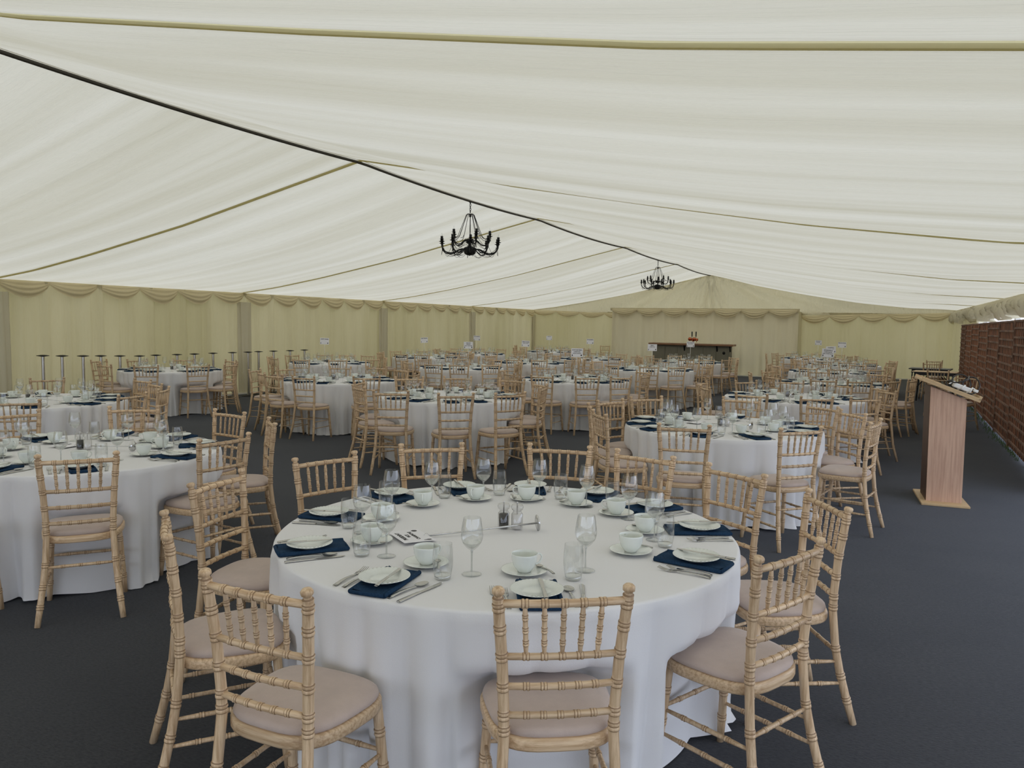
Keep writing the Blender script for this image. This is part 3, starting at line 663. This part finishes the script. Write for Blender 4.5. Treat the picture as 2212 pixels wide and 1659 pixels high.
def sign(x,y,z,yaw,roll,lines,sizes,label,lying=False,dirn=0):
    W2,H2=.2,.146
    root=empty('table_sign',(x,y,TZ)); tag(root,label,'sign','table name signs')
    m=MB(); m.lathe([(0,0),(.036,0),(.037,.003),(.012,.006),(0,.0062)],28); m2=MB(); L=(z-H2/2-TZ+.012) if not lying else .50
    m2.tube([(0,0,.004),(0,0,L)],.0042,10); m3=MB()
    m3.tube([(.011*cos(a),0,L+.010+.011*sin(a)) for a in [2*pi*k/14 for k in range(15)]],.0013,5)
    hold=empty('card_holder') ; hold.parent=root
    b=obj('base_disc',m.mesh('base_disc',CHROME),hold); r=obj('rod',m2.mesh('rod',CHROME),hold); l=obj('wire_loop',m3.mesh('wire_loop',CHROME),hold)
    m=MB(); m.rbox(-W2/2,W2/2,-H2/2,H2/2,-.0012,.0,.0003); card=obj('name_card',m.mesh('name_card',PAPER),root)
    if lying:
        # the stand lies on its side: rim of disc and rod touch the cloth
        hold.rotation_euler=(0,pi/2+radians(3.3),dirn); hold.location=(0,0,.037)
        card.location=(cos(dirn)*(L+.075),sin(dirn)*(L+.075),.012); card.rotation_euler=(radians(2),0,dirn+roll)
    else:
        card.location=(0,0,z-TZ); card.rotation_euler=(pi/2-radians(4),roll,yaw)
    yy=.5*H2-.028
    for tx_,sz in zip(lines,sizes):
        me=text_mesh(tx_,sz); xs=[v.co.x for v in me.vertices]; 
        wd=max(xs)-min(xs); sc=min(1.,W2*.86/wd)
        for v in me.vertices: v.co.x*=sc
        t=obj('lettering',me,card); t.location=(0,yy,.0004); yy-=sz*1.25
    k=obj('crest',marks_mesh(W2,H2),card); k.location=(0,0,.0004)
    return root
def face_cam(x,y): return atan2(-y,-x)+pi/2
for (x,y,z,ro,lines,lab) in [
 (-4.61,12.36,1.232,0,['GOATS AND SMALL','LIVESTOCK','GOATS GUESTS'],'white table sign reading GOATS AND SMALL LIVESTOCK, second middle-row table'),
 (-4.46,16.62,1.235,0,['SMALL','LIVESTOCK'],'white table sign reading SMALL LIVESTOCK, in front of bar left end'),
 (-4.47,20.46,1.24,0,['ART & CULTURE','AND CRAFTS'],'white table sign reading ART & CULTURE, in front of bar taps'),
 (-.79,14.45,1.285,.06,['SPONSORS &','CORPORATE','AND HOSPITALITY'],'leaning white sign reading SPONSORS & CORPORATE AND HOSPITALITY'),
 (-.94,18.2,1.25,-.05,['CHAIRMAN','GUESTS AND','SOCIETY'],'white table sign half hidden behind the sponsors sign'),
 (-.87,22.0,1.29,0,['EDUCATION'],'white table sign reading EDUCATION, rightmost of the signs'),
 (-1.7,25.8,1.27,0,['PET SHOW','EQUIPMENT'],'small white sign before back curtain, left of the sponsors sign'),
 (-7.79,17.3,1.225,.06,['HEAVY HORSE','GUESTS ONLY'],'tilted white table sign reading HEAVY HORSE'),
 (-7.91,14.6,1.232,0,['PRIVATE','DRIVING','LIGHT CARRIAGES'],'white table sign reading PRIVATE DRIVING'),
 (-7.23,20.4,1.25,0,['SHOWJUMPING'],'white table sign reading SHOWJUMPING, last table of left row'),
 (-11.45,14.25,1.24,.03,['LIGHT HORSE'],'white table sign nearest the left curtain, third table along it'),
 (-11.2,18.15,1.222,-.06,['LIGHT RIDING'],'small white sign on fourth table along left curtain'),
 (-10.93,20.7,1.26,.03,['PET GUESTS'],'small white sign on tall rod, fifth table along left curtain'),
 (-10.24,24.7,1.24,0,['CATTLE'],'furthest small white sign, on furthest left-curtain table')]:
    sz={1:[.030],2:[.026,.022],3:[.024,.022,.020]}[len(lines)]
    sign(x,y,z,face_cam(x,y)+random.uniform(-.25,.25),ro,lines,sz,lab)
# signs laid flat: base disc end first
sign(-1.36,3.19,0,0,-pi/2+.25,['PRESIDENT','VICE','CHAMPIONS'],[.024,.022,.022],'name sign lying flat across the foreground table, rod and round base showing',True,radians(221))
c=TABLES['T2'][0]; sign(c[0]+.30,c[1]+.16,0,0,-pi/2,['SHOW','JUDGES'],[.026,.022],'name sign lying flat on big left-edge table, round base facing right',True,radians(188))
c=TABLES['T7'][0]; sign(c[0]+.05,c[1]-.10,0,0,pi/2,['GUESTS'],[.03],'name sign lying flat on nearest table by left curtain',True,radians(20))
c=TABLES['T3'][0]; sign(c[0]+.28,c[1]-.1,0,0,-pi/2,['STEWARDS'],[.028],'name sign lying flat on second table of right row',True,radians(160))
c=TABLES['T10'][0]; sign(c[0]-.02,c[1]+.0,0,0,.3,['STEWARDS','SHOW RING'],[.028,.024],'name sign lying flat on third table of right row',True,radians(140))
c=TABLES['T5'][0]; sign(c[0]-.05,c[1]+.0,0,0,.3,['TRADE','STANDS'],[.028,.024],'name sign lying flat on second table of left row',True,radians(30))
# ------------------------------------------------------------------ chandeliers
def chandelier(y,label):
    zt=3.59; root=empty('chandelier',(XC,y,zt)); tag(root,label,'chandelier','black wire chandeliers')
    m=MB()
    for k in range(5):
        z=-.015-.034*k; m.tube([((.011*cos(a) if k%2 else 0),(0 if k%2 else .011*cos(a)),z-.020*sin(a)) for a in [2*pi*q/12 for q in range(13)]],.005,6)
    m.lathe([(0,.0),(.02,0),(.02,-.012),(0,-.012)],12); part('chain',m.mesh('chain',BLACK),root)
    m=MB(); m.tube([(0,0,-.18),(0,0,-.80)],.006,8); m.lathe([(0,-.19),(.018,-.19),(.018,-.235),(0,-.235)],12)
    m.lathe([(0,-.565),(.012,-.565),(.058,-.575),(.060,-.64),(.02,-.64),(0,-.64)],16); m.lathe([(0,-.70),(.04,-.69),(.085,-.71),(.098,-.76),(.088,-.80),(.05,-.825),(0,-.83)],18); part('column',m.mesh('column',BLACK),root)
    m=MB()
    for k in range(12):
        a=2*pi*k/12; c,s=cos(a),sin(a)
        m.tube([(c*r,s*r,z) for r,z in ((.01,-.19),(.045,-.188),(.062,-.205),(.10,-.30),(.15,-.43),(.19,-.53),(.24,-.575),(.30,-.585))],.0042,5)
    part('crown_wires',m.mesh('crown_wires',BLACK),root)
    for tier,(n,R_,z0,zc,off) in enumerate(((10,.46,-.735,-.63,.2),(5,.31,-.60,-.52,.5))):
        for k in range(n):
            a=2*pi*k/n+off; c,s=cos(a),sin(a); m=MB()
            path=[(.05,z0),(R_*.35,z0-.005),(R_*.62,z0-.065),(R_*.85,z0-.055),(R_*.98,z0+.0),(R_,zc-.03)]
            pts=[]
            for q in range(25):
                t=q/24*(len(path)-1); i=min(int(t),len(path)-2); f=t-i
                p0=path[max(i-1,0)];p1=path[i];p2=path[i+1];p3=path[min(i+2,len(path)-1)]
                cr=lambda A,B,C_,D:.5*((2*B)+(-A+C_)*f+(2*A-5*B+4*C_-D)*f*f+(-A+3*B-3*C_+D)*f**3)
                r=cr(p0[0],p1[0],p2[0],p3[0]); z=cr(p0[1],p1[1],p2[1],p3[1]); pts.append((c*r,s*r,z))
            m.tube(pts,.0085,6)
            arm=part('arm',m.mesh('arm',BLACK),root)
            m=MB(); x,y_=c*R_,s*R_
            m.lathe([(0,zc-.04),(.014,zc-.04),(.018,zc-.015),(.044,zc-.008),(.044,zc-.003),(.020,zc),(.020,zc+.075),(0,zc+.075)],12,x,y_)
            m.lathe([(.038,zc+.030),(.018,zc+.024),(.018,zc+.036),(.038,zc+.030)],12,x,y_)
            part('candle_tube',m.mesh('candle_tube',BLACK),root)
            m=MB(); m.lathe([(.004,zc+.07),(.010,zc+.082),(.011,zc+.095),(.006,zc+.115),(.001,zc+.128)],10,x,y_); part('bulb',m.mesh('bulb',GLASS),root)
    m=MB()
    for n,R_,z0,off in ((10,.44,-.70,.2),(5,.30,-.57,.5)):
        for k in range(n):
            a=2*pi*k/n+off
            for w,dep in ((.10,.16),(-.16,.13)):
                pts=[]
                for q in range(13):
                    t=q/12; r=.07+(R_+.035-.07)*t**.8; aa=a+w*(1-t)*2.2; z=z0-.0-dep*sin(pi*t)**.8*(1 if t<.8 else 1)+(.03*t)
                    pts.append((cos(aa)*r,sin(aa)*r,z))
                m.tube(pts,.0028,4)
            a2=a+2*pi/n; pts=[]
            for q in range(11):
                t=q/10; aa=a+(a2-a)*t; pts.append((cos(aa)*R_*(1.0),sin(aa)*R_,z0+.02-.15*sin(pi*t)))
            m.tube(pts,.0028,4)
    part('loop_wires',m.mesh('loop_wires',BLACK),root)
chandelier(10.86,'nearer and larger-looking black wire chandelier hanging from the ridge')
chandelier(22.26,'further black wire chandelier hanging from the ridge, above the bar')
# ------------------------------------------------------------------ lectern
root=empty('lectern',(.63,8.86,0),radians(4)); tag(root,'tall oak veneer lectern with sloping top standing in the right aisle','lectern')
ox,oy=.63,8.86
def lx(x): return x-ox
m=MB(); m.rbox(-.21,.21,-.36,.36,0,.022,.003); part('base_board',m.mesh('base_board',MDF),root)
# side cheeks (visible one towards the camera) with a raked top edge
for yy,nm in ((-.215,'side_panel'),(.215,'side_panel')):
    m=MB(); P_=[(-.155,.022),(.155,.022),(.148,1.035),(-.168,1.155)]
    m.add([(x,yy-.011,z) for x,z in P_]+[(x,yy+.011,z) for x,z in P_],[(0,1,2,3),(7,6,5,4),(0,4,5,1),(1,5,6,2),(2,6,7,3),(3,7,4,0)],False); part(nm,m.mesh(nm,VENEER),root)
m=MB(); m.add([(-.158,-.203,.022),(-.138,-.203,.022),(-.150,-.203,1.145),(-.170,-.203,1.155),(-.158,.203,.022),(-.138,.203,.022),(-.150,.203,1.145),(-.170,.203,1.155)],[(0,1,2,3),(7,6,5,4),(0,4,5,1),(1,5,6,2),(2,6,7,3),(3,7,4,0)],False); f=part('front_panel',m.mesh('front_panel',VENDK),root); f['label']='darker walnut front panel'
m=MB(); m.rbox(-.13,.12,-.2,.2,.60,.618,.002); part('inner_shelf',m.mesh('inner_shelf',MDF),root)
sl=atan2(1.035-1.155,.316); Mx=Matrix.Translation((-.01,0,1.115))@Matrix.Rotation(-sl,4,'Y')
m=MB(); m.rbox(-.27,.275,-.29,.29,0,.024,.003,Mx); part('sloping_top',m.mesh('sloping_top',MDF),root)
m=MB(); m.rbox(.25,.275,-.29,.29,.020,.062,.003,Mx); m.rbox(-.27,.275,-.29,-.272,.020,.040,.003,Mx); m.rbox(-.27,.275,.272,.29,.020,.040,.003,Mx); part('lip',m.mesh('lip',MDF),root)
RZ=Matrix.Translation((ox,oy,0))@Matrix.Rotation(radians(4),4,'Z')
T_=RZ@Mx
def onT(x,y,z): return T_@Vector((x,y,z))
def smooth(pts,n=8):
    pts=[Vector(p) for p in pts]; o=[]
    for i in range(len(pts)-1):
        p0=pts[max(i-1,0)];p1=pts[i];p2=pts[i+1];p3=pts[min(i+2,len(pts)-1)]
        for q in range(n):
            f=q/n; o.append(.5*((2*p1)+(-p0+p2)*f+(2*p0-5*p1+4*p2-p3)*f*f+(-p0+3*p1-3*p2+p3)*f**3))
    o.append(pts[-1]); return o
r_=obj('extension_lead',(lambda m:(m.rbox(.02,.19,-.16,-.09,.052,.098,.008,T_),m.mesh('socket_block',WHITEPL))[1])(MB())); tag(r_,'white extension socket wrapped in its own white cable on the lectern top','extension lead')
m=MB(); m.tube(smooth([onT(-.02,-.17,.065),onT(.02,-.13,.104),onT(.05,-.075,.075),onT(.07,-.125,.042),onT(.10,-.175,.075),onT(.12,-.13,.106),onT(.145,-.075,.07),onT(.15,-.13,.04),onT(.18,-.172,.08),onT(.19,-.12,.107),onT(.235,-.12,.09)]),.0058,8); m.rbox(.205,.245,-.15,-.10,.078,.105,.004,T_); o=obj('white_cable',m.mesh('white_cable',WHITEPL)); o.parent=r_; 
m=MB()
m.tube(smooth([onT(-.08,-.16,.036),onT(0,-.2,.035),onT(.08,-.2,.037),onT(.17,-.21,.036),onT(.23,-.15,.037),onT(.2,-.05,.037),onT(.08,.02,.037),onT(-.02,-.03,.04),onT(-.03,-.13,.09),onT(.03,-.18,.1),onT(.11,-.16,.16),onT(.13,-.05,.20)]),.0068,8)
def loop(cx_,cz,rx,rz_,yb,tilt):
    return [onT(cx_+rx*cos(a),yb+tilt*sin(a),cz+rz_*sin(a)) for a in [2*pi*k/40+3.9 for k in range(41)]]
m.tube(loop(.09,.118,.085,.075,-.06,.05),.0068,8); m.tube(loop(.185,.125,.075,.082,-.03,.04),.0068,8); m.tube(loop(.02,.07,.055,.035,-.10,.05),.0068,8)
o=obj('black_cable',m.mesh('black_cable',BLKPL)); tag(o,'loose coil of black cable around the white socket on the lectern','cable')
# ------------------------------------------------------------------ fence screens
def fenceX(y): return 1.79+(y-12.5)*.0225
y=9.6; fi=0
FL=[]
while y<23.1:
    y2=y+1.92; xa,xb=fenceX(y),fenceX(y2); ang=atan2(y2-y,xb-xa)
    r=empty('fence_panel',(xa,y,0),ang); FL.append(r)
    L=hypot(xb-xa,y2-y); m=MB(); nb=20
    for k in range(nb):
        o=.006*(k%2); m.box(L*k/nb,L*(k+1.12)/nb if k<nb-1 else L,.004+o,.014+o,.03,1.84)
    obj('board_infill',m.mesh('board_infill',FENCE),r)
    m=MB(); nr=14
    for q in range(nr):
        for s in range(1):
            z=.05+1.76*q/nr+(.045 if fi%2 else 0)+.008*((q*7+fi*3)%3); b_=0; e_=L
            m.rbox(b_+.005,e_-.005,-.006,.034,z,z+.032,.003); m.rbox(b_-.004,b_+.012,-.004,.040,z-.012,z+.045,.002)
    obj('batten_rows',m.mesh('batten_rows',FRAIL),r)
    m=MB(); m.rbox(-.02,.035,-.045,.04,0,1.87,.004); obj('upright',m.mesh('upright',FRAIL),r)
    m=MB(); m.rbox(0,L,-.03,.03,1.84,1.872,.004); obj('capping',m.mesh('capping',FRAIL),r)
    y=y2; fi+=1
ws=['nearest, partly cut by right frame edge','second from the camera','third from the camera','fourth from the camera','fifth from the camera','sixth from the camera','furthest, next to the back curtain']
for k,r in enumerate(FL): tag(r,'reddish brown wooden fence panel with staggered battens, '+ws[min(k,6)],'fence panel','fence panels along the open right side')
m=MB(); rnd=random.Random(3)
for k in range(900):
    yy=rnd.uniform(12,21); x=fenceX(yy)-.03-abs(rnd.gauss(0,.06))*(1 if 14<yy<18 else .5); h=rnd.uniform(.02,.07); a=rnd.uniform(0,6.28); w=.004
    m.add([(x-w*cos(a),yy-w*sin(a),0),(x+w*cos(a),yy+w*sin(a),0),(x+rnd.uniform(-.02,.02),yy+rnd.uniform(-.02,.02),h)],[(0,1,2)],False)
g=obj('grass_tufts',m.mesh('grass',GRASS)); tag(g,'thin green grass growing along the foot of the fence','grass',kind='stuff')
# ------------------------------------------------------------------ trestle tables and spare chairs by the back right corner
def trestle(x,yy,w,d,h,rz,top,label):
    r=empty('trestle_table',(x,yy,0),rz); tag(r,label,'table','bare trestle tables')
    m=MB(); m.rbox(-w/2,w/2,-d/2,d/2,h-.018,h,.003); t=part('tabletop',m.mesh('tabletop',top),r)
    m=MB(); m.rbox(-w/2-.004,w/2+.004,-d/2-.004,d/2+.004,h-.026,h-.006,.002); part('edge_band',m.mesh('edge_band',BLKPL),r)
    m=MB(); m.rbox(-w/2+.06,w/2-.06,-d/2+.05,-d/2+.07,h-.085,h-.018,.002); m.rbox(-w/2+.06,w/2-.06,d/2-.07,d/2-.05,h-.085,h-.018,.002); part('apron',m.mesh('apron',BLKPL),r)
    for sx in (-1,1):
        for sy in (-1,1):
            m=MB(); X=sx*(w/2-.08); Y=sy*(d/2-.07); m.tube([(X,Y,h-.03),(X+sx*.01,Y,.40),(X+sx*.035,Y+sy*.02,0)],[.016,.015,.013],8); part('leg',m.mesh('leg',BLACK),r)
        m=MB(); X=sx*(w/2-.08); m.tube([(X,-(d/2-.07),.35),(X,(d/2-.07),.35)],.011,6); m.tube([(X,0,.35),(sx*.12,0,h-.04)],.010,6); part('brace',m.mesh('brace',BLACK),r)
trestle(1.22,22.45,.93,.72,.74,radians(-8),BLKPL,'dark-topped folding table, further of the two near the back right corner')
trestle(1.23,20.75,.93,.72,.74,radians(-10),MDF,'wooden-topped folding table with black legs behind the lectern')
for x,yy,f,lab in [(1.17,21.75,radians(95),'spare chair between the two folding tables, back to camera'),(1.38,23.15,radians(-80),'spare chair behind the further folding table, facing the camera'),(1.12,17.75,radians(80),'spare chair directly behind the lectern, side on'),(1.30,15.35,radians(-120),'spare chair beside the fence, behind the lectern cables')]:
    c=new_chair(1,x,yy,f); tag(c,'limewashed '+lab,'chair','spare chairs near the lectern')
for sx,sy,f,where in [(-12.3,26.9,.2,'in the far left corner of the tent'),(-9.75,29.3,-1.2,'against the back curtain left of the bar')]:
    c=new_chair(2,sx,sy,f); tag(c,'limewashed spare chair standing alone '+where,'chair')
# ------------------------------------------------------------------ bar and taps
r=empty('bar_counter',(-5.93,27.35,0)); tag(r,'olive grey panelled bar with a dark wooden counter top at the back','bar')
m=MB(); m.rbox(-1.46,1.46,-.36,.34,1.05,1.115,.008); part('counter_top',m.mesh('counter_top',wood('dark_stained_counter',(.26,.125,.05),(.12,.05,.02),(3,40,40),.4,0)),r)
for k in range(6):
    m=MB(); w=2.66/6; m.rbox(-1.33+w*k+.004,-1.33+w*(k+1)-.004,-.24,-.22,.0,1.0,.003); part('front_panel',m.mesh('front_panel',OLIVE),r)
m=MB(); m.rbox(-1.33,1.33,-.222,.30,0,1.05,.003); part('carcass',m.mesh('carcass',OLIVE),r)
for x in (-1.36,-.2,.92,1.36):
    m=MB(); m.add([(x-.02,-.26,1.05),(x+.02,-.26,1.05),(x+.02,-.24,.86),(x-.02,-.24,.86),(x-.02,-.34,1.05),(x+.02,-.34,1.05)],[(0,1,2,3),(4,5,1,0),(4,0,3),(5,2,1),(4,3,2,5)],False); part('bracket',m.mesh('bracket',BLACK),r)
m=MB(); m.lathe([(0,0),(.05,0),(.05,.012),(0,.02)],14,0,0,Matrix.Translation((1.15,-.245,.82))@Matrix.Rotation(pi/2,4,'X')); part('door_knob',m.mesh('door_knob',BLACK),r)
r=empty('beer_tap',(-5.86,27.25,1.115)); tag(r,'copper beer tap with two tall black pump handles on the bar','beer tap')
m=MB(); m.lathe([(0,0),(.05,0),(.045,.02),(.026,.03),(.026,.12),(0,.12)],16); m.tube([(-.16,0,.14),(.16,0,.14)],.042,14); m.lathe([(0,-.06),(.06,-.03),(.065,0),(.06,.03),(0,.06)],18,0,0,Matrix.Translation((-.12,-.02,.155))@Matrix.Rotation(pi/2,4,'X')); m.lathe([(0,-.06),(.06,-.03),(.065,0),(.06,.03),(0,.06)],18,0,0,Matrix.Translation((.03,-.02,.155))@Matrix.Rotation(pi/2,4,'X')); part('copper_body',m.mesh('copper_body',COPPER),r)
for x in (-.055,.085):
    m=MB(); m.tube([(x,0,.18),(x,0,.24),(x,0,.25),(x,0,.40),(x,0,.42)],[.006,.008,.018,.024,.012],10); part('pump_handle',m.mesh('pump_handle',BLKPL),r)
    m=MB(); m.tube([(x+.04,-.04,.14),(x+.04,-.07,.12),(x+.04,-.07,.05)],.011,8); part('spout',m.mesh('spout',COPPER),r)
# ------------------------------------------------------------------ steel pedestals along the left curtain
pp=[8.49,8.81,9.18,9.57,9.94,10.34,10.76,11.24,11.65,12.2,12.72,13.15,13.54,13.99,14.52,15.1]
ordn=['first','second','third','fourth','fifth','sixth','seventh','eighth','ninth','tenth','eleventh','twelfth','thirteenth','fourteenth','fifteenth','sixteenth']
pr=None
for k,yy in enumerate(pp):
    if pr is None:
        pr=empty('table_pedestal'); KIDS[pr.name]=[]
        m=MB(); m.lathe([(.026,.02),(.026,.965)],16); part('column',m.mesh('column',PSTEEL),pr)
        m=MB(); m.lathe([(0,.995),(.028,.995),(.095,.985),(.098,.978),(.03,.968),(0,.965)],20); part('top_flange',m.mesh('top_flange',BLACK),pr)
        m=MB(); m.lathe([(0,.028),(.03,.026),(.15,.010),(.155,0),(0,0)],24); part('base_plate',m.mesh('base_plate',BLACK),pr); o=pr
    else: o=copy_tree(pr)
    o.location=(-12.72+.03*((k*7)%3-1),yy,0.0); s_=1.06-.06*min(1,k/5); o.scale=(1,1,s_); o.rotation_euler=(0,0,k*.7)
    tag(o,'steel pedestal without a table top, %s from the left along the curtain'%ordn[k],'table pedestal','steel pedestals along the left curtain')
# ------------------------------------------------------------------ daylight
w=bpy.data.worlds.new('overcast'); S.world=w; w.use_nodes=True; nt=w.node_tree; nt.nodes.clear()
bg=nt.nodes.new('ShaderNodeBackground'); ou=nt.nodes.new('ShaderNodeOutputWorld'); nt.links.new(bg.outputs[0],ou.inputs[0])
bg.inputs[0].default_value=(.80,.88,1.05,1); bg.inputs[1].default_value=2.1
# ------------------------------------------------------------------ camera
yw,pt,rl=radians(25.1954),radians(4.416),radians(.9044)
fw=Vector((-sin(yw)*cos(pt),cos(yw)*cos(pt),-sin(pt))); rt=Vector((cos(yw),sin(yw),0)); up=rt.cross(fw)
rt2=rt*cos(rl)+up*sin(rl); up2=up*cos(rl)-rt*sin(rl)
cam=bpy.data.cameras.new('camera'); co=bpy.data.objects.new('camera',cam); COL.objects.link(co)
Mc=Matrix((( rt2.x,up2.x,-fw.x,0),(rt2.y,up2.y,-fw.y,0),(rt2.z,up2.z,-fw.z,CH),(0,0,0,1)))
co.matrix_world=Mc; cam.sensor_width=36; cam.lens=F_/W_*36; cam.clip_start=.05; cam.clip_end=200
S.camera=co
S.view_settings.view_transform='Standard'; S.view_settings.look='None'; S.view_settings.gamma=1; S.view_settings.exposure=.12; S.view_settings.use_curve_mapping=False
